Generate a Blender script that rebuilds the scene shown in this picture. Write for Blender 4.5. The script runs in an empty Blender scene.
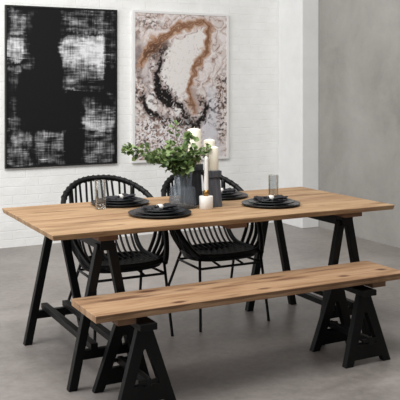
import bpy, bmesh, math, random
import numpy as np
from mathutils import Vector, Matrix, noise

random.seed(7)
SC = bpy.context.scene
COL = SC.collection
PI = math.pi
sin, cos = math.sin, math.cos

# ------------------------------------------------------------------ helpers
def V(*a): return Vector(a)

def link(name, bm, mat, parent=None, smooth=False, loc=None, bevel=0.0, bseg=2):
    bmesh.ops.recalc_face_normals(bm, faces=bm.faces)
    me = bpy.data.meshes.new(name)
    bm.to_mesh(me); bm.free()
    if smooth:
        for p in me.polygons: p.use_smooth = True
    if mat: me.materials.append(mat)
    o = bpy.data.objects.new(name, me)
    COL.objects.link(o)
    if loc is not None: o.location = loc
    if parent is not None: o.parent = parent
    if bevel > 0:
        m = o.modifiers.new('bevel', 'BEVEL'); m.width = bevel; m.segments = bseg
        m.limit_method = 'ANGLE'; m.angle_limit = math.radians(40)
    return o

def tag(o, label, cat, group=None):
    o['label'] = label; o['category'] = cat
    if group: o['group'] = group
    return o

def thing(name, label, cat, loc=(0, 0, 0), rz=0.0, group=None):
    o = bpy.data.objects.new(name, None); COL.objects.link(o)
    o.empty_display_size = .05
    o.location = loc; o.rotation_euler = (0, 0, rz)
    return tag(o, label, cat, group)

def structure(o):
    o['kind'] = 'structure'; return o

def kids(o): return [c for c in COL.objects if c.parent == o]

def copy_tree(o, parent=None):
    c = o.copy(); COL.objects.link(c)
    if parent is not None: c.parent = parent
    for k in kids(o): copy_tree(k, c)
    return c

def box(bm, x0, x1, y0, y1, z0, z1):
    vs = [bm.verts.new((x, y, z)) for x in (x0, x1) for y in (y0, y1) for z in (z0, z1)]
    for f in ((0,1,3,2),(4,6,7,5),(0,4,5,1),(2,3,7,6),(0,2,6,4),(1,5,7,3)):
        bm.faces.new([vs[i] for i in f])
    return vs

def hexa(bm, bot, top):
    """solid between two quads"""
    b = [bm.verts.new(p) for p in bot]; t = [bm.verts.new(p) for p in top]
    bm.faces.new(b[::-1]); bm.faces.new(t)
    for i in range(4):
        j = (i + 1) % 4
        bm.faces.new((b[i], b[j], t[j], t[i]))

def crom(pts, n=6):
    pts = [Vector(p) for p in pts]
    out = []
    P = [pts[0] * 2 - pts[1]] + pts + [pts[-1] * 2 - pts[-2]]
    for i in range(1, len(P) - 2):
        p0, p1, p2, p3 = P[i-1], P[i], P[i+1], P[i+2]
        for k in range(n):
            t = k / n
            out.append(.5 * ((2*p1) + (p2-p0)*t + (2*p0-5*p1+4*p2-p3)*t*t + (-p0+3*p1-3*p2+p3)*t**3))
    out.append(pts[-1])
    return out

def tube(bm, path, r, seg=8, cap=True):
    path = [Vector(p) for p in path]
    n = len(path)
    rad = r if isinstance(r, (list, tuple)) else [r] * n
    rings = []
    t0 = (path[1] - path[0]).normalized()
    ref = V(0, 0, 1) if abs(t0.z) < .9 else V(1, 0, 0)
    nrm = (ref - t0 * ref.dot(t0)).normalized()
    for i, p in enumerate(path):
        if i == 0: t = path[1] - path[0]
        elif i == n - 1: t = path[-1] - path[-2]
        else: t = path[i+1] - path[i-1]
        t.normalize()
        nrm = (nrm - t * nrm.dot(t)).normalized()
        bn = t.cross(nrm)
        rings.append([bm.verts.new(p + (nrm * cos(2*PI*k/seg) + bn * sin(2*PI*k/seg)) * rad[i]) for k in range(seg)])
    for a, b in zip(rings, rings[1:]):
        for k in range(seg):
            bm.faces.new((a[k], a[(k+1) % seg], b[(k+1) % seg], b[k]))
    if cap:
        bm.faces.new(rings[0][::-1]); bm.faces.new(rings[-1])

def lathe(bm, prof, seg=40, c=(0, 0, 0), rfun=None):
    """prof: (r,z) list; closes at r=0 ends"""
    rings = []
    for r, z in prof:
        if r < 1e-6:
            rings.append([bm.verts.new((c[0], c[1], c[2] + z))])
        else:
            ring = []
            for k in range(seg):
                a = 2*PI*k/seg
                rr = r if rfun is None else r * rfun(a, z)
                ring.append(bm.verts.new((c[0] + rr*cos(a), c[1] + rr*sin(a), c[2] + z)))
            rings.append(ring)
    for a, b in zip(rings, rings[1:]):
        if len(a) == 1 and len(b) == 1: continue
        for k in range(seg):
            k2 = (k+1) % seg
            if len(a) == 1: bm.faces.new((a[0], b[k], b[k2]))
            elif len(b) == 1: bm.faces.new((a[k], a[k2], b[0]))
            else: bm.faces.new((a[k], a[k2], b[k2], b[k]))

# ------------------------------------------------------------------ materials
class NT:
    def __init__(s, name):
        s.m = bpy.data.materials.new(name); s.m.use_nodes = True
        s.t = s.m.node_tree; s.t.nodes.clear()
        s.out = s.t.nodes.new('ShaderNodeOutputMaterial')
    def n(s, kind, **kw):
        d = s.t.nodes.new('ShaderNode' + kind)
        for k, v in kw.items():
            if hasattr(d, k): setattr(d, k, v)
            else: s.set(d.inputs[k.replace('_', ' ')], v)
        return d
    def set(s, sock, v):
        if isinstance(v, bpy.types.NodeSocket): s.t.links.new(v, sock)
        else: sock.default_value = v
    def math(s, op, a, b=0.0, c=None):
        d = s.t.nodes.new('ShaderNodeMath'); d.operation = op
        s.set(d.inputs[0], a); s.set(d.inputs[1], b)
        if c is not None: s.set(d.inputs[2], c)
        return d.outputs[0]
    def mix(s, fac, a, b, blend='MIX'):
        d = s.t.nodes.new('ShaderNodeMix'); d.data_type = 'RGBA'; d.blend_type = blend
        s.set(d.inputs[0], fac); s.set(d.inputs[6], a); s.set(d.inputs[7], b)
        return d.outputs[2]
    def ramp(s, fac, stops):
        d = s.t.nodes.new('ShaderNodeValToRGB')
        e = d.color_ramp.elements
        while len(e) < len(stops): e.new(.5)
        for el, (p, c) in zip(e, stops):
            el.position = p
            el.color = c if len(c) == 4 else (*c, 1)
        s.set(d.inputs[0], fac)
        return d.outputs[0]
    def coord(s, scale=(1, 1, 1), kind='Object', loc=(0, 0, 0)):
        tc = s.t.nodes.new('ShaderNodeTexCoord')
        mp = s.t.nodes.new('ShaderNodeMapping')
        mp.inputs['Scale'].default_value = scale
        mp.inputs['Location'].default_value = loc
        s.t.links.new(tc.outputs[kind], mp.inputs[0])
        return mp.outputs[0]
    def noise(s, vec, scale, detail=4, rough=.55, dist=0.0):
        d = s.n('TexNoise')
        s.set(d.inputs['Vector'], vec)
        d.inputs['Scale'].default_value = scale; d.inputs['Detail'].default_value = detail
        d.inputs['Roughness'].default_value = rough; d.inputs['Distortion'].default_value = dist
        return d.outputs[0]
    def bsdf(s, color, rough=.5, spec=.5, metal=0.0, bump=None, bstr=.2, bdist=.01, **kw):
        b = s.t.nodes.new('ShaderNodeBsdfPrincipled')
        s.set(b.inputs['Base Color'], color if isinstance(color, bpy.types.NodeSocket) else (*color, 1))
        s.set(b.inputs['Roughness'], rough); s.set(b.inputs['Metallic'], metal)
        s.set(b.inputs['Specular IOR Level'], spec)
        for k, v in kw.items(): s.set(b.inputs[k.replace('_', ' ')], v)
        if bump is not None:
            bp = s.t.nodes.new('ShaderNodeBump')
            bp.inputs['Strength'].default_value = bstr; bp.inputs['Distance'].default_value = bdist
            s.set(bp.inputs['Height'], bump)
            s.t.links.new(bp.outputs[0], b.inputs['Normal'])
        s.t.links.new(b.outputs[0], s.out.inputs[0])
        return s.m

def rgb(r, g, b):
    f = lambda c: ((c/255 + .055)/1.055)**2.4 if c > 10 else c/255/12.92
    return (f(r), f(g), f(b))

def mat_brick():
    t = NT('white_painted_brick')
    co = t.coord()
    sp = t.n('SeparateXYZ'); t.set(sp.inputs[0], co)
    cb = t.n('CombineXYZ'); t.set(cb.inputs[0], sp.outputs[0]); t.set(cb.inputs[1], sp.outputs[2])
    wob = t.noise(co, 9, 2)
    ad = t.n('VectorMath'); ad.operation = 'ADD'
    t.set(ad.inputs[0], cb.outputs[0])
    sc = t.n('VectorMath'); sc.operation = 'SCALE'; 
    cw = t.n('CombineXYZ'); t.set(cw.inputs[0], wob); t.set(cw.inputs[1], wob)
    t.set(sc.inputs[0], cw.outputs[0]); sc.inputs['Scale'].default_value = .018
    t.set(ad.inputs[1], sc.outputs[0])
    br = t.n('TexBrick'); t.set(br.inputs['Vector'], ad.outputs[0])
    br.inputs['Scale'].default_value = 1.0
    br.inputs['Brick Width'].default_value = .235; br.inputs['Row Height'].default_value = .078
    br.inputs['Mortar Size'].default_value = .006; br.inputs['Mortar Smooth'].default_value = .8
    br.inputs['Color1'].default_value = (1, 1, 1, 1); br.inputs['Color2'].default_value = (.72, .72, .72, 1)
    br.inputs['Mortar'].default_value = (0, 0, 0, 1)
    n1 = t.noise(co, 26, 5, .65)
    n2 = t.noise(co, 6, 3)
    hgt = t.math('ADD', t.math('MULTIPLY', br.outputs[0], .42), t.math('ADD', t.math('MULTIPLY', n1, .8), t.math('MULTIPLY', n2, 1.2)))
    col = t.ramp(n2, [(.3, rgb(234, 234, 231)), (.7, rgb(242, 242, 240))])
    return t.bsdf(col, .6, .3, bump=hgt, bstr=.55, bdist=.008)

def mat_plaster():
    t = NT('smooth_white_paint')
    co = t.coord()
    n = t.noise(co, 5, 4)
    col = t.ramp(n, [(.3, rgb(226, 226, 225)), (.7, rgb(234, 234, 233))])
    return t.bsdf(col, .6, .3, bump=t.noise(co, 40, 4), bstr=.12, bdist=.004)

def mat_cement():
    t = NT('grey_cement_plaster')
    co = t.coord()
    a = t.noise(co, 1.3, 6, .62, .6)
    b = t.noise(t.coord((1, 1, .35)), 2.2, 3, .5)
    c = t.noise(co, 14, 6, .7)
    f = t.math('ADD', t.math('MULTIPLY', a, .55), t.math('ADD', t.math('MULTIPLY', b, .3), t.math('MULTIPLY', c, .15)))
    col = t.ramp(f, [(.34, rgb(138, 135, 130)), (.5, rgb(157, 154, 149)), (.66, rgb(170, 167, 163))])
    return t.bsdf(col, .7, .3, bump=c, bstr=.15, bdist=.005)

def mat_floor():
    t = NT('polished_concrete')
    co = t.coord()
    a = t.noise(co, 1.1, 7, .6, .8)
    b = t.noise(t.coord((.6, 1.3, 1)), 3.2, 5, .6, .4)
    c = t.noise(co, 22, 6, .7)
    f = t.math('ADD', t.math('MULTIPLY', a, .44), t.math('ADD', t.math('MULTIPLY', b, .30), t.math('MULTIPLY', c, .26)))
    col = t.ramp(f, [(.36, rgb(118, 112, 107)), (.5, rgb(146, 139, 134)), (.64, rgb(168, 161, 156))])
    rg = t.ramp(b, [(.3, (.34,)*3), (.7, (.5,)*3)])
    return t.bsdf(col, rg, .4, bump=c, bstr=.06, bdist=.003)

def mat_wood(name, planks, base, dark, light, knots=(), seed=0.0):
    """long boards along X, grain and knots follow each board"""
    t = NT(name)
    co = t.coord(loc=(seed, 0, 0))
    sp = t.n('SeparateXYZ'); t.set(sp.inputs[0], co)
    pl = t.math('FLOOR', t.math('DIVIDE', sp.outputs[1], planks))
    wn = t.n('TexWhiteNoise'); wn.noise_dimensions = '1D'
    t.set(wn.inputs['W'], t.math('ADD', pl, seed + 3.3))
    rnd = wn.outputs[0]
    off = t.n('CombineXYZ')
    t.set(off.inputs[0], t.math('MULTIPLY', rnd, 17.0)); t.set(off.inputs[1], t.math('MULTIPLY', rnd, 5.0)); t.set(off.inputs[2], 0.0)
    pv = t.n('VectorMath'); pv.operation = 'ADD'; t.set(pv.inputs[0], co); t.set(pv.inputs[1], off.outputs[0])
    def stretch(sx, sy, sz):
        m = t.n('VectorMath'); m.operation = 'MULTIPLY'; t.set(m.inputs[0], pv.outputs[0])
        m.inputs[1].default_value = (sx, sy, sz); return m.outputs[0]
    big = t.noise(stretch(1.1, 7, .8), 1.5, 4, .55, 1.2)
    grain = t.noise(stretch(2.2, 60, 60), 1.6, 5, .6, .5)
    fine = t.noise(stretch(6, 160, 160), 1.5, 3, .5)
    f = t.math('ADD', t.math('MULTIPLY', big, .5), t.math('ADD', t.math('MULTIPLY', grain, .33), t.math('MULTIPLY', fine, .17)))
    col = t.ramp(f, [(.40, dark), (.49, base), (.58, light)])
    # tint of each board
    tint = t.ramp(rnd, [(0, (.93, .92, .91)), (1, (1.0, 1.0, 1.0))])
    col = t.mix(1.0, col, tint, 'MULTIPLY')
    # knots and heart streaks, each with a place of its own on the boards
    wob = t.noise(t.coord((3, 14, 14)), 2.0, 4, .6)
    for kx, ky, rx, ry, st in knots:
        dx = t.math('DIVIDE', t.math('SUBTRACT', sp.outputs[0], kx + seed), rx*1.25)
        dy = t.math('DIVIDE', t.math('SUBTRACT', sp.outputs[1], ky), ry*1.35)
        dd = t.math('SQRT', t.math('ADD', t.math('MULTIPLY', dx, dx), t.math('MULTIPLY', dy, dy)))
        dd = t.math('ADD', dd, t.math('MULTIPLY', t.math('SUBTRACT', wob, .5), 1.6))
        mk = t.ramp(dd, [(.35, (1, 1, 1)), (1.0, (0, 0, 0))])
        col = t.mix(t.math('MULTIPLY', mk, st), col, (*rgb(76, 42, 28), 1))
    streak = t.noise(stretch(.9, 11, .6), 1.3, 3, .5, .8)
    smask = t.ramp(streak, [(.56, (0, 0, 0)), (.70, (1, 1, 1))])
    col = t.mix(t.math('MULTIPLY', smask, .3), col, (*rgb(126, 80, 54), 1))
    # board joints
    fr = t.math('FRACT', t.math('DIVIDE', sp.outputs[1], planks))
    edge = t.math('LESS_THAN', t.math('ABSOLUTE', t.math('SUBTRACT', fr, .5)), .494)
    col = t.mix(t.math('MULTIPLY', t.math('SUBTRACT', 1.0, edge), .55), col, (*rgb(80, 52, 36), 1))
    return t.bsdf(col, .62, .3, bump=grain, bstr=.12, bdist=.002)

def mat_simple(name, c, rough=.5, spec=.5, nscale=0, namp=.12, bump=.1, bdist=.002, metal=0.0, stretch=(1,1,1)):
    t = NT(name)
    if not nscale:
        return t.bsdf(c, rough, spec, metal)
    n = t.noise(t.coord(stretch), nscale, 4)
    lo = tuple(x*(1-namp) for x in c); hi = tuple(min(1, x*(1+namp)) for x in c)
    return t.bsdf(t.ramp(n, [(.3, lo), (.7, hi)]), rough, spec, metal, bump=n, bstr=bump, bdist=bdist)

def mat_glass(name, tint, dens=0.0, rough=.03, edge=.5):
    """thin glass: see-through, Fresnel reflection; tint may darken"""
    t = NT(name)
    tr = t.n('BsdfTransparent'); tr.inputs[0].default_value = (*tint, 1)
    gl = t.n('BsdfGlossy'); gl.inputs['Roughness'].default_value = rough
    gl.inputs['Color'].default_value = (1, 1, 1, 1)
    lw = t.n('LayerWeight'); lw.inputs['Blend'].default_value = .32
    fac = t.math('ADD', t.math('MULTIPLY', lw.outputs['Fresnel'], edge), dens)
    mx = t.n('MixShader'); t.set(mx.inputs[0], fac)
    t.t.links.new(tr.outputs[0], mx.inputs[1]); t.t.links.new(gl.outputs[0], mx.inputs[2])
    t.t.links.new(mx.outputs[0], t.out.inputs[0])
    return t.m

def mat_smoke():
    t = NT('smoked_blue_grey_glass')
    tr = t.n('BsdfTransparent'); tr.inputs[0].default_value = (.80, .83, .86, 1)
    b = t.n('BsdfPrincipled')
    b.inputs['Base Color'].default_value = (*rgb(150, 156, 164), 1)
    b.inputs['Roughness'].default_value = .14
    mx = t.n('MixShader'); mx.inputs[0].default_value = .22
    t.t.links.new(tr.outputs[0], mx.inputs[1]); t.t.links.new(b.outputs[0], mx.inputs[2])
    t.t.links.new(mx.outputs[0], t.out.inputs[0])
    return t.m

def mat_leaf():
    t = NT('green_leaf')
    at = t.n('Attribute'); at.attribute_name = 'tone'
    col = t.ramp(at.outputs['Fac'], [(0, rgb(66, 88, 46)), (.5, rgb(104, 128, 74)), (1, rgb(150, 170, 112))])
    b = t.n('BsdfPrincipled'); t.set(b.inputs['Base Color'], col); b.inputs['Roughness'].default_value = .5
    tl = t.n('BsdfTranslucent'); t.set(tl.inputs[0], col)
    mx = t.n('MixShader'); mx.inputs[0].default_value = .25
    t.t.links.new(b.outputs[0], mx.inputs[1]); t.t.links.new(tl.outputs[0], mx.inputs[2])
    t.t.links.new(mx.outputs[0], t.out.inputs[0])
    return t.m

def mat_paint(name):
    t = NT(name)
    at = t.n('Attribute'); at.attribute_name = 'paint'
    n = t.noise(t.coord(), 300, 2)
    return t.bsdf(at.outputs['Color'], .7, .2, bump=n, bstr=.1, bdist=.001)

M = {}
M['brick'] = mat_brick(); M['plaster'] = mat_plaster(); M['cement'] = mat_cement(); M['floor'] = mat_floor()
M['table_wood'] = mat_wood('oak_boards', .187, rgb(166, 134, 100), rgb(134, 104, 75), rgb(183, 152, 118),
    ((-.62, -.19, .24, .012, .5), (-.30, .12, .3, .012, .4), (.35, -.12, .35, .014, .45), (.17, -.36, .10, .010, .5), (.80, -.02, .22, .014, .45),
     (-.80, -.05, .16, .010, .45), (-.63, -.34, .03, .014, .5), (.62, -.3, .03, .012, .5), (-.75, .2, .12, .012, .5), (.1, .3, .3, .012, .4)), 1.7)
M['bench_wood'] = mat_wood('knotty_oak_plank', .165, rgb(168, 133, 101), rgb(138, 105, 76), rgb(183, 150, 118),
    ((-.68, .045, .22, .016, .75), (-.50, .115, .07, .020, .9), (-.62, .07, .10, .016, .6), (-.34, .06, .06, .014, .55), (-.18, .11, .09, .012, .6), (-.46, -.125, .035, .014, .85),
     (-.19, -.135, .07, .010, .4), (.16, .07, .09, .016, .65), (.24, .005, .13, .024, .75), (.02, -.10, .04, .014, .7), (.53, -.075, .035, .018, .8), (.80, -.05, .035, .020, .85),
     (.50, .08, .16, .012, .5), (-.05, .02, .2, .012, .45), (-.80, .12, .06, .012, .5)), 4.1)
M['batten_wood'] = mat_wood('oak_batten', .3, rgb(118, 88, 66), rgb(96, 68, 50), rgb(134, 104, 80), (), 8.0)
M['black_wood'] = mat_simple('black_stained_wood', rgb(11, 11, 11), .5, .22, 9, .3, .15, .002, stretch=(6, 6, 1))
M['black_rattan'] = mat_simple('black_rattan', rgb(10, 10, 10), .5, .25, 60, .25, .2, .001)
M['black_metal'] = mat_simple('black_powder_coated_steel', rgb(10, 10, 10), .5, .25)
M['black_frame'] = mat_simple('black_picture_frame', rgb(22, 22, 22), .45, .4)
M['white_frame'] = mat_simple('white_picture_frame', rgb(226, 225, 223), .5, .4)
M['stoneware'] = mat_simple('black_stoneware', rgb(26, 28, 31), .32, .5, 30, .25, .15, .001)
M['napkin'] = mat_simple('black_napkin_cloth', rgb(46, 46, 49), .8, .3, 70, .9, .4, .002)
M['ring'] = mat_simple('off_white_ceramic', rgb(232, 228, 220), .35, .5)
M['wax'] = mat_simple('ivory_wax', rgb(248, 240, 222), .55, .35, 8, .03, .05)
M['wax_white'] = mat_simple('white_wax', rgb(244, 242, 238), .45, .4)
M['wick'] = mat_simple('wick_cotton', rgb(214, 206, 190), .9, .1)
M['stand_wood'] = mat_simple('weathered_grey_wood', rgb(82, 84, 90), .75, .25, 14, .35, .4, .004, stretch=(5, 5, .6))
M['stand_dark'] = mat_simple('charcoal_wood', rgb(78, 80, 86), .7, .25, 14, .35, .4, .004, stretch=(5, 5, .6))
M['taupe'] = mat_simple('taupe_metal', rgb(128, 112, 100), .4, .5)
M['marble'] = mat_simple('white_marble', rgb(236, 233, 227), .4, .45, 12, .05, .05)
M['brass'] = mat_simple('aged_brass', rgb(150, 112, 62), .35, .5, metal=.9)
M['glass'] = mat_glass('clear_glass', (.90, .915, .92), .05)
M['smoke'] = mat_smoke()
M['leaf'] = mat_leaf()
M['stem'] = mat_simple('green_brown_stem', rgb(92, 90, 58), .7, .2)
M['paint'] = mat_paint('artwork_paint')

# ------------------------------------------------------------------ camera
F, TH, HV, CH = 804.06, .4848, 84.82, 1.4507
cd = bpy.data.cameras.new('camera'); cam = bpy.data.objects.new('camera', cd); COL.objects.link(cam)
cd.sensor_width = 36; cd.lens = F/400*36
cam.location = (0, 0, CH); cam.rotation_euler = (PI/2, 0, -TH)
cd.shift_y = -(200 - HV)/400
cd.clip_start = .05
SC.camera = cam

# ------------------------------------------------------------------ room
WY, GX = 7.134, 4.897
PX0, PY0 = 4.694, 6.695
bm = bmesh.new(); box(bm, -3.2, GX + .2, -1.5, WY + .2, -.12, 0); structure(link('floor', bm, M['floor']))
bm = bmesh.new(); box(bm, -3.2, GX + .2, WY, WY + .2, 0, 3.4); structure(link('wall_back', bm, M['brick']))
bm = bmesh.new(); box(bm, GX, GX + .2, -1.5, WY, 0, 3.4); structure(link('wall_right', bm, M['cement']))
bm = bmesh.new(); box(bm, PX0, GX, PY0, WY, 0, 3.4); structure(link('trim_1', bm, M['plaster'], bevel=.006))

# ------------------------------------------------------------------ paintings
RNG = np.random.default_rng(5)
def vnoise(x, y, seed):
    r = np.random.default_rng(seed); g = r.random((256, 256))
    xi = np.floor(x).astype(int); yi = np.floor(y).astype(int)
    fx = x - xi; fy = y - yi
    fx = fx*fx*(3-2*fx); fy = fy*fy*(3-2*fy)
    a = g[yi % 256, xi % 256]; b = g[yi % 256, (xi+1) % 256]
    c = g[(yi+1) % 256, xi % 256]; d = g[(yi+1) % 256, (xi+1) % 256]
    return (a*(1-fx)+b*fx)*(1-fy) + (c*(1-fx)+d*fx)*fy
def fbm(x, y, seed, o=4, g=.55):
    s = 0; a = 1; t = 0
    for i in range(o):
        s = s + a*vnoise(x*2**i, y*2**i, seed+i); t += a; a *= g
    return s/t
def sstep(a, b, x):
    t = np.clip((x-a)/(b-a), 0, 1); return t*t*(3-2*t)

def art_black_white(U, Vv):
    # sheet of 260 x 381 units, origin top left
    d = np.zeros_like(U) + .07
    wx = U + 30*(fbm(U/20, Vv/50, 3)-.5) + 8*(fbm(U/60, Vv/3, 5)-.5)
    wy = Vv + 34*(fbm(U/50, Vv/20, 9)-.5) + 8*(fbm(U/3, Vv/60, 7)-.5)
    def patch(x0, x1, y0, y1, a, s=8):
        nonlocal d
        m = sstep(x0-s, x0+s, wx)*(1-sstep(x1-s, x1+s, wx))*sstep(y0-s, y0+s, wy)*(1-sstep(y1-s, y1+s, wy))
        d = d + (a-d)*m
    patch(2, 40, 8, 64, .42); patch(42, 70, 5, 60, .2); patch(2, 48, 70, 134, .72); patch(2, 32, 134, 160, .5)
    patch(40, 64, 60, 150, .26); patch(2, 30, 160, 226, .2); patch(2, 30, 226, 300, .4); patch(28, 66, 240, 300, .18)
    patch(126, 234, 8, 46, .38); patch(124, 240, 46, 66, .52); patch(128, 236, 66, 138, .7); patch(178, 230, 74, 134, .98)
    patch(124, 168, 136, 204, .44); patch(162, 232, 136, 176, .62); patch(130, 232, 176, 204, .22); patch(118, 156, 192, 202, .66, 4)
    patch(232, 260, 8, 138, .34); patch(232, 260, 138, 206, .06)
    patch(172, 260, 202, 236, .2); patch(174, 260, 236, 276, .55); patch(174, 260, 274, 306, .78); patch(176, 260, 306, 320, .36, 5)
    patch(176, 260, 324, 378, .48); patch(120, 260, 296, 304, .7, 4)
    patch(2, 64, 312, 380, .46); patch(62, 138, 312, 380, .36); patch(86, 132, 302, 316, .75, 4); patch(10, 90, 304, 314, .5, 4)
    patch(50, 66, 0, 160, .14, 12); patch(64, 124, 0, 240, .02, 14); patch(30, 128, 158, 304, .03, 18); patch(136, 174, 220, 381, .06, 10); patch(118, 150, 206, 300, .07, 7)
    patch(56, 66, 300, 381, .12, 5); patch(120, 240, 60, 65, .16, 4); patch(2, 44, 130, 136, .12, 3); patch(140, 240, 206, 214, .05, 4)
    h = fbm(U/30, Vv/2.6, 20, 3); v = fbm(U/2.6, Vv/34, 30, 3); g = RNG.random(U.shape)
    tex = (h-.5)*.95 + (v-.5)*.8 + (g-.5)*.22
    cl = fbm(U/20, Vv/16, 77, 3)-.5
    w = d*1.1 + tex*(.10 + 1.7*d*(1.12-d)) + cl*.8*(d > .1)
    w = np.clip(w - .12, 0, 1)
    w = np.clip(w + .35*(fbm(U/40, Vv/1.8, 44, 2) > .8)*(d > .15), 0, 1)
    c0 = np.array(rgb(17, 17, 18)); c1 = np.array(rgb(226, 226, 228))
    lin = w**2.1
    return c0 + (c1-c0)*lin[..., None]

def art_marble(U, Vv):
    # sheet of 259 x 400 units, origin top left
    def warp(a1, a2, a3, k):
        dx = a1*(fbm(U/42, Vv/42, 50+k)-.5) + a2*(fbm(U/15, Vv/15, 60+k)-.5) + a3*(fbm(U/5, Vv/5, 65+k, 2)-.5)
        dy = a1*(fbm(U/42, Vv/42, 70+k)-.5) + a2*(fbm(U/15, Vv/15, 80+k)-.5) + a3*(fbm(U/5, Vv/5, 85+k, 2)-.5)
        return U+dx, Vv+dy
    X, Y = warp(26, 20, 2, 0)
    def dist(pts, X=X, Y=Y):
        D = np.full(U.shape, 1e9)
        if len(pts) == 1: pts = pts + [(pts[0][0]+.1, pts[0][1], pts[0][2])]
        for (x0, y0, w0), (x1, y1, w1) in zip(pts, pts[1:]):
            dx, dy = x1-x0, y1-y0; L2 = dx*dx+dy*dy
            t = np.clip(((X-x0)*dx+(Y-y0)*dy)/L2, 0, 1)
            D = np.minimum(D, np.hypot(X-x0-t*dx, Y-y0-t*dy) - (w0+(w1-w0)*t))
        return D
    def poly(pts):
        ins = np.zeros(U.shape, bool)
        for (x0, y0), (x1, y1) in zip(pts, pts[1:]+pts[:1]):
            c = ((y0 > Y) != (y1 > Y)) & (X < (x1-x0)*(Y-y0)/((y1-y0) or 1e-9)+x0)
            ins ^= c
        return ins
    R = lambda *c: np.array(rgb(*c))
    img = np.zeros(U.shape+(3,)) + R(208, 196, 192)
    def over(m, c):
        nonlocal img
        img = img + (c-img)*np.clip(m, 0, 1)[..., None]
    loop = [(16, 150, 5), (32, 108, 11), (55, 78, 15), (90, 56, 13), (130, 40, 9), (165, 28, 9), (195, 18, 9), (208, 32, 10), (206, 65, 9), (198, 95, 8), (180, 125, 9),
            (166, 155, 9), (158, 190, 8), (150, 215, 8), (152, 245, 9), (162, 275, 4)]
    D = dist(loop)
    # agate bands that follow the loop
    fl = fbm(X/30, Y/42, 90, 4)
    ph = D/26 + 3.2*fl
    band = np.abs((ph % 1)-.5)*2
    over(.75*sstep(.5, .95, band), R(230, 224, 222)); over(.6*sstep(.30, .06, band), R(160, 130, 114)); over(.55*sstep(.10, .0, band), R(84, 64, 58))
    # smoky purple grey areas
    over(sstep(14, -12, dist([(4, 70, 10), (8, 110, 14), (10, 150, 12), (22, 185, 6)]))*.8, R(118, 104, 104))
    over(sstep(8, -6, dist([(40, 140, 8), (38, 180, 8), (30, 215, 6)]))*.65, R(176, 166, 166))
    over(sstep(8, -6, dist([(4, 92, 3), (30, 60, 6), (62, 48, 3)]))*.7, R(214, 200, 192))
    # lavender pools
    over(sstep(16, -14, dist([(210, 210, 8), (222, 250, 16), (205, 320, 24), (215, 390, 20)]))*.9, R(208, 206, 212))
    over(sstep(10, -6, dist([(95, 340, 12), (130, 330, 10)]))*.6, R(214, 210, 214))
    # white heart
    heart = [(78, 128), (86, 108), (112, 82), (145, 60), (188, 48), (196, 66), (188, 96), (172, 122), (156, 152), (146, 186), (136, 212), (112, 226), (88, 206), (74, 178), (72, 150)]
    over(poly(heart)*1.0, R(226, 221, 218))
    hl = np.abs(((fbm(X/30, Y/44, 95)*5) % 1)-.5)*2
    over(poly(heart)*sstep(.16, .0, hl)*.4, R(170, 156, 148))
    # brown loop
    over(sstep(9, -2, D)*.9, R(176, 138, 112)); over(sstep(2, -7, D)*.95, R(128, 90, 66))
    over(sstep(12, -8, dist([(40, 112, 9), (66, 92, 13), (92, 84, 8), (60, 130, 3)]))*.9, R(88, 60, 46))
    ed = np.abs(((D/9 + fl*3) % 1)-.5)*2
    over(sstep(.28, .0, ed)*(D < 7)*.55, R(204, 172, 146)); over(sstep(.8, 1., ed)*(D < 3)*.5, R(82, 56, 44))
    over(sstep(10, -8, dist([(166, 215, 8), (176, 245, 12), (172, 272, 6)]))*.7, R(150, 124, 114))
    # black rivers with ragged edges, white cells between
    X2, Y2 = warp(14, 22, 6, 7)
    mb = np.minimum(dist([(70, 112, 2), (64, 145, 6), (57, 172, 6), (62, 196, 9), (76, 224, 19), (98, 243, 13), (124, 254, 6), (136, 280, 5), (152, 296, 6)], X2, Y2),
                    dist([(16, 226, 4), (27, 256, 6), (50, 280, 7), (80, 291, 6), (115, 291, 5), (140, 302, 8), (166, 308, 8), (190, 290, 7), (201, 264, 6), (192, 248, 3)], X2, Y2))
    over(sstep(12, 2, mb)*.6, R(112, 96, 92)); over(sstep(3, -2, mb), R(24, 20, 20))
    for cpt in ([(42, 236, 11), (60, 258, 8)], [(112, 270, 9), (120, 280, 4)], [(46, 206, 6)]):
        c_ = dist(cpt)
        over(sstep(5, 1, c_)*.6, R(150, 128, 118)); over(sstep(2, -2, c_), R(224, 220, 219))
    Us, Vs = U + 9*(fbm(U/7, Vv/7, 301, 2)-.5) + .35*Vv, Vv + 9*(fbm(U/7, Vv/7, 311, 2)-.5) - .35*U + 400
    s1 = vnoise(Us/3.4, Vs/3.4, 200); s2 = vnoise(Us/5.4, Vs/5.4, 210); s3 = vnoise(Us/4.4, Vs/4.4, 230)
    over(sstep(.80, .88, s1)*sstep(2, -7, mb)*.85, R(210, 204, 202))
    over(sstep(.66, .76, s2)*sstep(34, 2, mb)*.9, R(34, 29, 28))
    # speckled lower left
    low = sstep(268, 305, Y)*(1-sstep(120, 170, X))
    over(sstep(.52, .66, s2)*low*.75, R(134, 106, 94)); over(sstep(.56, .68, s3)*low*.9, R(230, 227, 228)); over(sstep(.68, .78, s1)*low*.9, R(44, 37, 36))
    rt = sstep(212, 240, X)*sstep(140, 180, Y)*(1-sstep(330, 380, Y)) + .8*sstep(28, 8, np.hypot((X-40)/1.6, Y-22)) + .9*sstep(34, 8, np.hypot(X-6, (Y-200)/2))
    rt = np.clip(rt, 0, 1)
    over(sstep(.60, .68, s2)*rt*.9, R(46, 40, 40)); over(sstep(.66, .78, s1)*rt*.8, R(130, 100, 84))
    over(sstep(.93, .97, s3)*.4, R(84, 68, 62))
    return img

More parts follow.
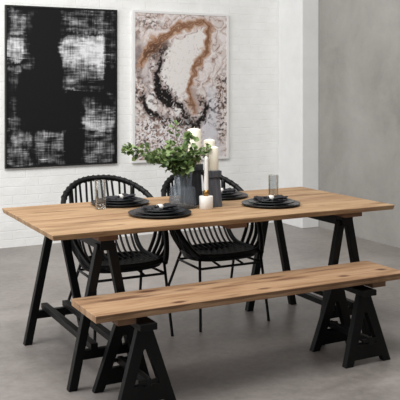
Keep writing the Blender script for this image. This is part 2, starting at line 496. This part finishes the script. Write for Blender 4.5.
def picture(name, label, x0, x1, z0, z1, art, sheet, fmat, fw, dep, nx, nz):
    t = thing(name, label, 'picture', ((x0+x1)/2, WY, z0))
    cx = (x0+x1)/2; w = (x1-x0)/2; hh = z1-z0
    bm = bmesh.new()
    box(bm, -w, w, -dep, -.002, 0, fw); box(bm, -w, w, -dep, -.002, hh-fw, hh)
    box(bm, -w, -w+fw, -dep, -.002, fw, hh-fw); box(bm, w-fw, w, -dep, -.002, fw, hh-fw)
    link('frame', bm, fmat, t)
    a0, a1, b0, b1 = -w+fw, w-fw, fw, hh-fw
    me = bpy.data.meshes.new('canvas')
    xs = np.linspace(a0, a1, nx); zs = np.linspace(b0, b1, nz)
    XX, ZZ = np.meshgrid(xs, zs)
    co = np.stack([XX, np.full_like(XX, -dep+.008), ZZ], -1).reshape(-1, 3)
    idx = np.arange(nx*nz).reshape(nz, nx)
    q = np.stack([idx[:-1, :-1], idx[:-1, 1:], idx[1:, 1:], idx[1:, :-1]], -1).reshape(-1, 4)
    # back board makes the canvas a solid panel
    n0 = len(co)
    bk = np.array([[a0, -.004, b0], [a1, -.004, b0], [a1, -.004, b1], [a0, -.004, b1]])
    co = np.concatenate([co, bk])
    me.from_pydata(co.tolist(), [], q.tolist() + [[n0+3, n0+2, n0+1, n0]])
    U = (XX-a0)/(a1-a0)*sheet[0]; W = (b1-ZZ)/(b1-b0)*sheet[1]
    c = art(U, W).reshape(-1, 3)
    c = np.concatenate([c, np.zeros((4, 3))+.2])
    ca = me.color_attributes.new('paint', 'FLOAT_COLOR', 'POINT')
    ca.data.foreach_set('color', np.concatenate([c, np.ones((len(c), 1))], 1).astype(np.float32).ravel())
    me.materials.append(M['paint'])
    o = bpy.data.objects.new('canvas', me); COL.objects.link(o); o.parent = t
    return t

picture('framed_picture', 'large black and white brushed abstract picture in a thin black frame', 1.793, 2.855, .707, 2.160,
        art_black_white, (260, 381), M['black_frame'], .014, .035, 300, 400)
picture('framed_picture', 'large brown, white and black marbled abstract picture in a white frame', 3.015, 4.069, .703, 2.166,
        art_marble, (259, 400), M['white_frame'], .022, .04, 300, 400)

# ------------------------------------------------------------------ dining table
TX0, TX1, TY0, TY1, TZ = 1.1176, 3.1509, 3.5723, 4.5072, .76
TT = .027
def slab(bm, x0, x1, y0, y1, z0, z1, amp, seed, nx=60, ny=8, taper=0.0):
    """board with slightly live edges"""
    def edge(s, k): return amp*(noise.noise(V(s*3.1, k*7.7, seed)) + .5*noise.noise(V(s*9, k*3.1, seed+5)))
    top = []; bot = []
    for i in range(nx+1):
        rt = []; rb = []
        for j in range(ny+1):
            u, v = i/nx, j/ny
            x = x0+(x1-x0)*u; y = y0+(y1-y0)*v
            if j == 0: y += edge(x, 1)
            if j == ny: y += edge(x, 2)
            if i == 0: x += edge(y, 3)*.6
            if i == nx: x += edge(y, 4)*.6
            inset = taper
            xb = x + (inset if i == 0 else -inset if i == nx else 0)
            yb = y + (inset if j == 0 else -inset if j == ny else 0)
            rt.append(bm.verts.new((x, y, z1))); rb.append(bm.verts.new((xb, yb, z0)))
        top.append(rt); bot.append(rb)
    for i in range(nx):
        for j in range(ny):
            bm.faces.new((top[i][j], top[i+1][j], top[i+1][j+1], top[i][j+1]))
            bm.faces.new((bot[i][j], bot[i][j+1], bot[i+1][j+1], bot[i+1][j]))
    for i in range(nx):
        for j, sgn in ((0, 1), (ny, -1)):
            bm.faces.new((top[i][j], bot[i][j], bot[i+1][j], top[i+1][j]))
    for j in range(ny):
        for i in (0, nx):
            bm.faces.new((top[i][j], top[i][j+1], bot[i][j+1], bot[i][j]))

tcx, tcy = (TX0+TX1)/2, (TY0+TY1)/2
table = thing('dining_table', 'long oak dining table on black trestles in front of the white brick wall', 'table', (tcx, tcy, 0))
hl, hw = (TX1-TX0)/2, (TY1-TY0)/2
bm = bmesh.new(); slab(bm, -hl, hl, -hw, hw, TZ-TT, TZ, .004, 2.0, taper=.006)
link('tabletop', bm, M['table_wood'], table, bevel=.004)
BT = .028
for bx, w in ((-.728, .05), (-.01, .055), (.745, .062)):
    bm = bmesh.new(); box(bm, bx-w, bx+w, -hw+.035, hw-.035, TZ-TT-BT, TZ-TT)
    link('batten', bm, M['batten_wood'], table, bevel=.003)

def beam_between(bm, p, q, w, d, up=V(0, 1, 0)):
    """rectangular bar from p to q, size w across and d along `up`"""
    p, q = Vector(p), Vector(q); t = (q-p).normalized()
    b = (up - t*up.dot(t)).normalized(); a = b.cross(t)
    qd = [(-1, -1), (1, -1), (1, 1), (-1, 1)]
    hexa(bm, [p + a*x*w/2 + b*y*d/2 for x, y in qd], [q + a*x*w/2 + b*y*d/2 for x, y in qd])

def leg_bar(bm, xf, xt, y, z1, w, d):
    """leg in an A: cut level at floor and head; w is horizontal width, d thickness along y"""
    hexa(bm, [(xf-w/2, y-d/2, 0), (xf+w/2, y-d/2, 0), (xf+w/2, y+d/2, 0), (xf-w/2, y+d/2, 0)],
             [(xt-w/2, y-d/2, z1), (xt+w/2, y-d/2, z1), (xt+w/2, y+d/2, z1), (xt-w/2, y+d/2, z1)])

def table_trestle(xc):
    TOP = TZ-TT-BT
    yf, yr = 3.662-tcy, 4.424-tcy
    bm = bmesh.new(); box(bm, xc-.036, xc+.036, yf-.035, yr+.035, TOP-.05, TOP)
    tr = link('trestle', bm, M['black_wood'], table, bevel=.003)
    for y in (yf, yr):
        for s in (-1, 1):
            bm = bmesh.new(); leg_bar(bm, xc+s*.168, xc+s*.026, y, TOP-.02, .043, .04)
            link('leg', bm, M['black_wood'], tr, bevel=.003)
        bm = bmesh.new(); box(bm, xc-.128, xc+.128, y-.017, y+.017, .140, .182)
        link('crossbar', bm, M['black_wood'], tr, bevel=.002)
    for s in (-1, 1):
        bm = bmesh.new(); box(bm, xc+s*.062-.018, xc+s*.062+.018, yf-.022, yr+.035, .182, .212)
        link('rail', bm, M['black_wood'], tr, bevel=.002)
for xc in (1.409-tcx, 2.8546-tcx): table_trestle(xc)

# ------------------------------------------------------------------ bench
kz = (CH-.45)/(CH-.5051)
BX0, BY0 = 1.1522*kz, 3.1022*kz
BX1, BY1 = BX0+1.6621*kz, BY0+.3115*kz
BZ = .45; BTH = .034
bcx, bcy = (BX0+BX1)/2, (BY0+BY1)/2
bench = thing('bench', 'knotty oak plank bench on black trestle legs in front of the table', 'bench', (bcx, bcy, 0))
bm = bmesh.new(); slab(bm, BX0-bcx, BX1-bcx, BY0-bcy, BY1-bcy, BZ-BTH, BZ, .0008, 9.0, ny=4, taper=.002)
link('seat_plank', bm, M['bench_wood'], bench, bevel=.004)

def bench_trestle(xc, batten_dx):
    yf, yr = 3.318-bcy, 3.575-bcy
    TOP = BZ-BTH-.031
    bm = bmesh.new(); box(bm, xc+batten_dx-.045, xc+batten_dx+.045, BY0-bcy+.022, BY1-bcy-.022, TOP, BZ-BTH)
    link('batten', bm, M['batten_wood'], bench, bevel=.003)
    bm = bmesh.new(); box(bm, xc-.042, xc+.042, yf-.045, yr+.045, TOP-.03, TOP)
    tr = link('trestle', bm, M['black_wood'], bench, bevel=.003)
    A = TOP-.03
    for y, sg in ((yf, -1), (yr, 1)):
        # A-shaped end board: outline with arched foot cut-out and a triangular window
        out = [(-.148, 0), (-.100, 0), (-.088, .030), (.088, .030), (.100, 0), (.148, 0), (.036, A), (-.036, A)]
        hole = [(-.062, .105), (.062, .105), (.008, .262), (-.008, .262)]
        bm = bmesh.new(); d = .034
        def ring(pts, yy): return [bm.verts.new((xc+x, yy + sg*(.012 if z < .2 else 0)*0 + (-sg)*(.03*z/A) + sg*.015, z)) for x, z in pts]
        of, ob = ring(out, y-d/2), ring(out, y+d/2); hf, hb = ring(hole, y-d/2), ring(hole, y+d/2)
        for o_, h_ in ((of, hf), (ob, hb)):
            # quads between outline and hole
            for f in ((o_[0], o_[1], o_[2], h_[0]), (o_[2], o_[3], h_[1], h_[0]), (o_[3], o_[4], o_[5], h_[1]),
                      (o_[5], o_[6], h_[2], h_[1]), (o_[6], o_[7], h_[3], h_[2]), (o_[7], o_[0], h_[0], h_[3])):
                bm.faces.new(f)
        for L, K in ((of, ob), (hf, hb)):
            for i in range(len(L)):
                j = (i+1) % len(L); bm.faces.new((L[i], L[j], K[j], K[i]))
        link('end_board', bm, M['black_wood'], tr, bevel=.002)
    # shaped lower stretcher that passes through both end boards
    bm = bmesh.new()
    y0, y1 = yf-.05, yr+.05
    n = 24; prev = None
    hexa(bm, [(xc-.014, y0, .106), (xc+.014, y0, .106), (xc+.014, y1, .106), (xc-.014, y1, .106)],
             [(xc-.014, y0+.006, .142), (xc+.014, y0+.006, .142), (xc+.014, y1-.006, .142), (xc-.014, y1-.006, .142)])
    link('stretcher', bm, M['black_wood'], tr, bevel=.004)
    for y in (yf-.036, yr+.036):
        bm = bmesh.new(); box(bm, xc-.045, xc+.045, y-.008, y+.008, .118, .134)
        link('peg', bm, M['black_wood'], tr, bevel=.002)
bench_trestle(1.468-bcx, -.092); bench_trestle(2.722-bcx, .085)

# ------------------------------------------------------------------ rattan chairs
def make_chair(label, loc, rz):
    t = thing('rattan_chair', label, 'chair', loc, rz, 'black rattan chairs at the table')
    R_ = M['black_rattan']; K = M['black_metal']
    half = [(0, .315, .868), (.10, .305, .861), (.19, .262, .832), (.265, .185, .775), (.298, .085, .700),
            (.298, -.015, .620), (.277, -.095, .530), (.245, -.165, .458), (.212, -.215, .418)]
    path = crom([(-x, y, z) for x, y, z in half[::-1]] + half[1:], 6)
    mid = (len(path)-1)//2
    bm = bmesh.new(); tube(bm, path, .0165, 10)
    rim = link('rim', bm, R_, t, True)
    # lashing turns over the top of the rim
    bm = bmesh.new()
    for i in range(mid-18, mid+19, 1):
        p = path[i]; tt = (path[i+1]-path[i-1]).normalized()
        if i % 2: continue
        a = V(0, 0, 1); a = (a-tt*a.dot(tt)).normalized(); b = tt.cross(a)
        tube(bm, [p + (a*cos(k*PI/6)+b*sin(k*PI/6))*.0172 + tt*(k/12-.5)*.01 for k in range(13)], .0036, 6)
    link('lashing', bm, R_, rim, True)
    ZS = .425
    def seat_pt(a):   # seat outline: rounded, wider at the front
        x = .225*cos(a); y = .225*sin(a)
        return V(math.copysign(abs(cos(a))**.8, cos(a))*.232, math.copysign(abs(sin(a))**.8, sin(a))*.165 - .068, ZS)
    def at_x(x):      # rim point of the back at a given x
        best = min((p for p in path if p.y > .0), key=lambda p: abs(p.x-x)); return best.copy()
    # back spindles sweep down and forward into the seat
    for k in range(10):
        f = (k-4.5)/4.5
        top = at_x(f*.165)
        pts = crom([top, V(f*.162, .262-.012*abs(f), .68), V(f*.160, .185-.01*abs(f), .535), V(f*.160, .095, .447), V(f*.162, .0, ZS-.006)], 6)
        bm = bmesh.new(); tube(bm, pts, .0072, 7); link('spindle', bm, R_, t, True)
    # two stout posts that turn into the sides of the seat
    for s in (-1, 1):
        top = at_x(s*.205)
        pts = crom([top, V(s*.196, .225, .66), V(s*.186, .160, .52), V(s*.190, .075, .446), V(s*.205, -.04, ZS+.002), V(s*.214, -.15, ZS-.002)], 6)
        bm = bmesh.new(); tube(bm, pts, .0150, 8); link('post', bm, R_, t, True)
        # arm spindles fanning from the seat side
        for j, (ri, by) in enumerate(((.085, .03), (.03, -.03), (-.02, -.085), (-.065, -.13), (-.10, -.165))):
            top = min((p for p in path if p.x*s > .1), key=lambda p: abs(p.y-ri)).copy()
            base = V(s*.216, by, ZS)
            mp = base.lerp(top, .5) + V(s*.018, 0, -.02)
            bm = bmesh.new(); tube(bm, crom([base, mp, top], 6), .0118, 7); link('spindle', bm, R_, t, True)
    # seat: bound edge and woven canes
    seat_bm = bmesh.new()
    edge = [seat_pt(2*PI*k/48) for k in range(49)]
    def dish(x, y): return ZS - .018*max(0, 1-(x*x+(y+.068)**2)/.04)
    tube(seat_bm, edge, .014, 8, cap=False)
    tube(seat_bm, [p + V(-p.x*.04, -(p.y+.068)*.04, -.022) for p in edge], .012, 8, cap=False)
    nx = 23
    for k in range(nx):
        x = -.22 + .44*k/(nx-1)
        ext = [p.y for p in edge if abs(p.x-x) < .03] or [0]
        y0, y1 = min(ext), max(ext)
        tube(seat_bm, [V(x, y0+(y1-y0)*i/8, dish(x, y0+(y1-y0)*i/8) + .003*(1 if (i+k) % 2 else -1)) for i in range(9)], .0072, 6)
    for k in range(19):
        y = -.225 + .314*k/18
        ext = [p.x for p in edge if abs(p.y-y) < .03] or [0]
        x0, x1 = min(ext), max(ext)
        tube(seat_bm, [V(x0+(x1-x0)*i/8, y, dish(x0+(x1-x0)*i/8, y) - .004) for i in range(9)], .0082, 6)
    link('seat', seat_bm, R_, t, True)
    # steel legs and stretchers
    tops = {(-1, -1): (-.212, -.205), (1, -1): (.212, -.205), (-1, 1): (-.195, .075), (1, 1): (.195, .075)}
    feet = {(-1, -1): (-.237, -.262), (1, -1): (.237, -.262), (-1, 1): (-.257, .268), (1, 1): (.257, .268)}
    def lp(k, z):
        u = 1 - z/(ZS-.015)
        return V(tops[k][0]+(feet[k][0]-tops[k][0])*u, tops[k][1]+(feet[k][1]-tops[k][1])*u, z)
    for k in tops:
        bm = bmesh.new()
        tube(bm, [lp(k, 0), lp(k, .004), lp(k, .2), lp(k, ZS-.015)], .0088, 8)
        link('leg', bm, K, t, True)
    zb = .355
    prs = [((-1, -1), (1, -1)), ((-1, 1), (1, 1)), ((-1, -1), (-1, 1)), ((1, -1), (1, 1))]
    for a, b in prs:
        bm = bmesh.new(); tube(bm, [lp(a, zb), lp(a, zb).lerp(lp(b, zb), .5), lp(b, zb)], .0075, 8); link('stretcher', bm, K, t, True)
    for s in (-1, 1):
        bm = bmesh.new(); tube(bm, [V(s*.08, lp((1, -1), zb).y, zb+.006), V(s*.08, -.03, .385), V(s*.08, .085, ZS-.02)], .0068, 8)
        link('stretcher', bm, K, t, True)
    return t

chair = make_chair('black rattan hoop-back chair behind the plates at the left end of the table', (1.785, 4.442, 0), 0)
c2 = copy_tree(chair); c2.location = (2.44, 4.437, 0)
c2['label'] = 'black rattan hoop-back chair partly hidden behind the vase and candles'

# ------------------------------------------------------------------ tableware
def plate(name, r, h, label, loc, group):
    bm = bmesh.new()
    lathe(bm, [(0, .004), (r*.62, .004), (r*.78, .006), (r*.97, h-.001), (r, h), (r*1.003, h-.003), (r*.98, h-.006), (r*.8, .001), (r*.6, 0), (0, 0)], 64)
    o = link(name, bm, M['stoneware'], None, True, loc)
    return tag(o, label, 'plate', group)

def napkin(label, loc, rz):
    bm = bmesh.new()
    n, m = 40, 36; L = .086
    rows = []
    for i in range(n+1):
        s = -1 + 2*i/n; g = abs(s)
        w = .010 + .040*min(1, g*1.5)**.8; hgt = .0075 + .0055*min(1, g*1.6)*(1-.3*g)
        row = []
        for k in range(m):
            a = 2*PI*k/m
            ruf = 1 + .30*sin(5*a + 3*s) * min(1, g*2) + .45*noise.noise(V(cos(a)*1.6, sin(a)*1.6, s*5+3))*min(1, g*2.5)
            y = w*cos(a)*ruf; z = hgt*(1+sin(a)*ruf)
            row.append(bm.verts.new((s*L + .008*noise.noise(V(a, s, 2)), y, max(0, z) + .0)))
        rows.append(row)
    for a, b in zip(rows, rows[1:]):
        for k in range(m): bm.faces.new((a[k], a[(k+1) % m], b[(k+1) % m], b[k]))
    bm.faces.new(rows[0][::-1]); bm.faces.new(rows[-1])
    o = link('napkin', bm, M['napkin'], None, True, loc); o.rotation_euler = (0, 0, rz)
    return tag(o, label, 'napkin', 'black napkins on the plates')

def ring(label, loc, rz):
    bm = bmesh.new()
    pr = [(.0135, -.015), (.0160, -.013), (.0172, 0), (.0160, .013), (.0135, .015), (.0120, .012), (.0120, -.012)]
    prev = None; rows = []
    for k in range(32):
        a = 2*PI*k/32
        rows.append([bm.verts.new((z, r*cos(a), r*sin(a))) for r, z in pr])
    for k in range(32):
        a, b = rows[k], rows[(k+1) % 32]
        for j in range(len(pr)):
            j2 = (j+1) % len(pr); bm.faces.new((a[j], a[j2], b[j2], b[j]))
    o = link('napkin_ring', bm, M['ring'], None, True, loc); o.rotation_euler = (0, 0, rz)
    return tag(o, label, 'napkin ring', 'off-white napkin rings')

settings = [((1.805, 3.885), 'at the near edge beside the grey vase', .25, .014),
            ((2.514, 3.900), 'at the right end of the table', -.1, -.006),
            ((1.762, 4.338), 'at the back left beside the water glass', .5, .02),
            ((2.420, 4.320), 'at the back behind the candle stands', -.4, .0)]
for (x, y), where, rz, dx in settings:
    z = TZ
    plate('charger_plate', .168, .016, 'wide bottom charger plate ' + where, (x, y, z), 'black charger plates')
    plate('dinner_plate', .136, .015, 'middle dinner plate of the stack ' + where, (x, y, z+.0115), 'black dinner plates')
    plate('side_plate', .104, .014, 'small top plate of the stack ' + where, (x, y, z+.0225), 'black side plates')
    zz = z+.0225+.0045
    napkin('gathered black napkin on the plates ' + where, (x, y, zz), rz)
    ring('off-white napkin ring on the napkin ' + where, (x, y, zz+.0125), rz)

def tumbler(label, loc, h, r):
    bm = bmesh.new()
    lathe(bm, [(0, 0), (r*.80, 0), (r*.93, .001), (r*.96, .005), (r*.97, .02), (r*.985, h*.5), (r, h-.002), (r-.0008, h), (r-.0022, h-.002), (r*.985-.0022, h*.5), (r*.97-.0024, .024), (r*.85, .016), (r*.5, .013), (0, .0125)], 48)
    o = link('drinking_glass', bm, M['glass'], None, True, loc)
    return tag(o, label, 'glass', 'clear drinking glasses')
tumbler('tall clear glass tumbler at the left beside the back plates', (1.594, 4.218, TZ), .160, .031)
tumbler('tall clear glass tumbler at the right behind the front plates', (2.662, 4.10, TZ), .145, .031)

# vase
bm = bmesh.new()
flute = lambda a, z: 1 + .020*cos(11*a)
lathe(bm, [(0, 0), (.076, 0), (.080, .004), (.076, .05), (.070, .110), (.068, .116), (.052, .119), (.0485, .123), (.048, .16), (.047, .193),
           (.045, .194), (.044, .19), (.045, .13), (.065, .112), (.073, .05), (.074, .012), (0, .010)], 108, rfun=flute)
vase = tag(link('vase', bm, M['smoke'], None, True, (2.020, 4.045, TZ)), 'smoky grey fluted glass vase with a narrower neck holding leafy branches', 'vase')

# candle stands
def square_stand(label, loc, h, wb, wt, cap, mat, rz=0.0):
    t = thing('candle_stand', label, 'candle stand', loc, rz)
    bm = bmesh.new()
    qd = [(-1, -1), (1, -1), (1, 1), (-1, 1)]
    hexa(bm, [(x*wb/2, y*wb/2, 0) for x, y in qd], [(x*wt/2, y*wt/2, h-.038) for x, y in qd])
    link('column', bm, mat, t, bevel=.003)
    bm = bmesh.new(); box(bm, -cap/2, cap/2, -cap/2, cap/2, h-.038, h)
    link('top_block', bm, mat, t, bevel=.003)
    return t
square_stand('tapered grey wooden candle stand right of the white taper holder', (2.192, 4.012, TZ), .205, .086, .066, .080, M['stand_wood'])
square_stand('tall charcoal candle stand behind the grey vase', (2.137, 4.128, TZ), .235, .074, .060, .078, M['stand_dark'])

t = thing('candle_stand', 'slim taupe candle stand with cupped top at the back of the group', 'candle stand', (2.248, 4.150, TZ))
bm = bmesh.new(); lathe(bm, [(0, 0), (.040, 0), (.041, .006), (.014, .012), (0, .013)], 40); link('base', bm, M['taupe'], t, True)
bm = bmesh.new(); tube(bm, [(0, 0, .008), (0, 0, .06), (0, 0, .105)], .0075, 12); link('stem', bm, M['taupe'], t, True)
bm = bmesh.new(); lathe(bm, [(0, .095), (.008, .097), (.016, .115), (.028, .140), (.036, .158), (.036, .162), (.0, .161)], 40); link('cup', bm, M['taupe'], t, True)

t = thing('taper_holder', 'round white marble holder with a brass cup in front of the candles', 'candle holder', (2.121, 3.953, TZ))
bm = bmesh.new(); lathe(bm, [(0, 0), (.037, 0), (.0385, .002), (.0385, .069), (.037, .071), (0, .071)], 48); link('body', bm, M['marble'], t, True, bevel=.001)
bm = bmesh.new(); lathe(bm, [(0, .071), (.0145, .071), (.0145, .104), (.0125, .104), (.0125, .08), (0, .079)], 32)
o = link('cup', bm, M['brass'], t, True); o['label'] = 'brass cup'

def candle(name, label, loc, r, h, r2=None, mat='wax', dome=.010):
    t = thing(name, label, 'candle', loc, 0, None)
    r2 = r2 or r
    bm = bmesh.new(); lathe(bm, [(0, 0), (r*.97, 0), (r, .003), (r2, h-dome), (r2*.96, h-dome*.75), (r2*.6, h-dome*.25), (r2*.15, h), (0, h)], 48)
    link('wax_body', bm, M[mat], t, True)
    bm = bmesh.new(); tube(bm, [(0, 0, h-.002), (.0005, 0, h+.005), (.001, 0, h+.010)], .0014, 6); link('wick', bm, M['wick'], t, True)
    return t
candle('pillar_candle', 'tallest ivory pillar candle, on the charcoal stand behind the leaves', (2.137, 4.128, TZ+.235), .0385, .205)
candle('pillar_candle', 'ivory pillar candle on the grey wooden stand nearest the front', (2.192, 4.012, TZ+.205), .0355, .138)
candle('pillar_candle', 'ivory pillar candle on the slim taupe stand, between the other two', (2.248, 4.150, TZ+.161), .0335, .212)
candle('taper_candle', 'thin white taper candle in the white marble holder', (2.121, 3.953, TZ+.080), .0130, .212, .0110, 'wax_white', .014)

# ------------------------------------------------------------------ leafy branches in the vase
def leaf_into(bm, tone, base, direction, normal, size, tv):
    d = direction.normalized(); n = (normal - d*normal.dot(d)).normalized(); s = d.cross(n)
    L = size; W = size*.50
    prof = [(0, 0), (.22, .75), (.5, 1.0), (.78, .72), (1, 0)]
    left = []; right = []; midv = []
    for u, w in prof:
        c = base + d*L*u - n*L*.18*u*u
        mv = bm.verts.new(c); midv.append(mv)
        if w > 0:
            left.append(bm.verts.new(c + s*W*w + n*W*.28*w)); right.append(bm.verts.new(c - s*W*w + n*W*.28*w))
    fs = []
    for side in (left, right):
        fs.append((midv[0], midv[1], side[0]))
        fs.append((midv[1], midv[2], side[1], side[0])); fs.append((midv[2], midv[3], side[2], side[1]))
        fs.append((midv[3], midv[4], side[2]))
    for f in fs:
        fc = bm.faces.new(f)
    for v in midv+left+right: v[tone] = tv

VX, VY, VZ = 2.020, 4.045, TZ+.186
def branch(label, pts, nl, size, side=3, group='leafy branches in the vase'):
    t = thing('leafy_branch', label, 'branch', (VX, VY, TZ+.02), 0, group)
    O = V(VX, VY, TZ+.02)
    path = crom([Vector(p)-O for p in pts], 8)
    bm = bmesh.new(); n = len(path)
    tube(bm, path, [.0030-.0018*i/(n-1) for i in range(n)], 6)
    # twigs carry the leaves
    lb = bmesh.new(); tone = lb.verts.layers.float.new('tone')
    i0 = int(n*.42)
    for q in range(nl):
        f = i0 + (n-2-i0)*(q+.3)/nl
        i = int(f); p = path[i].lerp(path[i+1], f-i); tg = (path[i+1]-path[i]).normalized()
        ang = q*2.4 + random.uniform(-.4, .4)
        a = tg.orthogonal().normalized(); b = tg.cross(a)
        out = (a*cos(ang)+b*sin(ang))
        tl = random.uniform(.010, .036)*(1 if q < nl*.85 else .4)
        tip = p + (out*1.0 + tg*.55).normalized()*tl
        tube(bm, [p, p.lerp(tip, .5)+V(0, 0, .001), tip], .0011, 5)
        for w in range(side):
            dd = (out*random.uniform(.2, 1) + tg*random.uniform(-.1, .9) + V(random.uniform(-1, 1), random.uniform(-1, 1), random.uniform(-.6, .8))*.75)
            nn = V(random.uniform(-.7, .7), random.uniform(-.9, .4), random.uniform(.3, 1.0))
            bp = p.lerp(tip, .35+.65*(w+1)/side)
            leaf_into(lb, tone, bp, dd, nn, size*random.uniform(.75, 1.2), random.random())
        if q == nl-1:
            for w in range(3):
                leaf_into(lb, tone, path[-1], tg + V(random.uniform(-.6, .6), random.uniform(-.6, .6), random.uniform(-.6, .6)), V(0, -.6, 1), size*.85, random.random())
    link('stem', bm, M['stem'], t, True)
    link('leaves', lb, M['leaf'], t, True)
    return t
B0 = (VX+.0, VY, TZ+.02)
branch('longest leafy branch, reaching far left across the pictures', [B0, (2.005, 4.03, .945), (1.93, 4.02, 1.035), (1.80, 4.01, 1.085), (1.70, 4.0, 1.095), (1.655, 3.995, 1.113)], 32, .027)
branch('leafy branch arching left below the longest one', [(2.03, 4.05, .79), (2.0, 4.05, .95), (1.93, 4.04, 1.015), (1.86, 4.03, 1.045), (1.80, 4.02, 1.05)], 25, .029)
branch('upright leafy sprig rising highest in front of the marbled picture', [(2.02, 4.06, .79), (2.025, 4.07, .95), (2.015, 4.08, 1.09), (2.0, 4.09, 1.17), (2.0, 4.10, 1.235)], 11, .022, 2)
branch('leafy sprig standing up beside the tallest candle', [(2.03, 4.03, .79), (2.03, 4.03, .95), (2.04, 4.03, 1.06), (2.05, 4.03, 1.13), (2.05, 4.03, 1.17)], 16, .028)
branch('leafy sprig leaning right in front of the candles', [(2.01, 4.05, .79), (2.03, 4.03, .95), (2.08, 4.0, 1.03), (2.12, 3.985, 1.075), (2.148, 3.98, 1.100)], 13, .026)
mids = 'short leafy sprig in the thick middle of the bunch'
for e in ([(1.98, 4.0, 1.03), (1.95, 3.98, 1.09)], [(2.0, 4.0, 1.0), (2.02, 3.97, 1.06)], [(1.99, 4.08, 1.04), (1.96, 4.11, 1.12)],
          [(2.06, 4.04, 1.01), (2.09, 4.02, 1.05)], [(1.96, 4.02, .99), (1.90, 4.0, 1.02)], [(2.02, 3.99, .985), (2.0, 3.955, 1.01)], [(1.96, 4.06, 1.03), (1.90, 4.08, 1.08)], [(1.95, 4.0, 1.0), (1.85, 3.99, 1.055)], [(2.05, 4.02, 1.0), (2.07, 3.99, 1.09)]):
    ox, oy = random.uniform(-.02, .02), random.uniform(-.02, .02)
    branch(mids, [(VX+ox, VY+oy, .79), (VX+ox*.8, VY+oy*.8, .95), *e], 16, .030)

# ------------------------------------------------------------------ light
w = bpy.data.worlds.new('room_light'); SC.world = w; w.use_nodes = True
bg = w.node_tree.nodes['Background']
bg.inputs[0].default_value = (.93, .96, 1, 1); bg.inputs[1].default_value = .28

def area(name, loc, target, sx, sy, power, col=(1, 1, 1)):
    l = bpy.data.lights.new(name, 'AREA'); l.shape = 'RECTANGLE'; l.size = sx; l.size_y = sy
    l.energy = power; l.color = col
    o = bpy.data.objects.new(name, l); COL.objects.link(o); o.location = loc
    d = Vector(target)-Vector(loc); o.rotation_euler = d.to_track_quat('-Z', 'Y').to_euler()
    return o
area('window_daylight', (-2.4, 4.6, 1.9), (3.5, 5.2, .9), 3.4, 2.2, 108, (.97, .98, 1))
area('skylight', (1.0, 3.5, 3.6), (2.7, 6.0, .4), 3.6, 1.6, 178, (1, .99, .97))

SC.view_settings.view_transform = 'Standard'; SC.view_settings.look = 'None'
SC.view_settings.exposure = 0.0; SC.view_settings.gamma = 1.0; SC.view_settings.use_curve_mapping = False
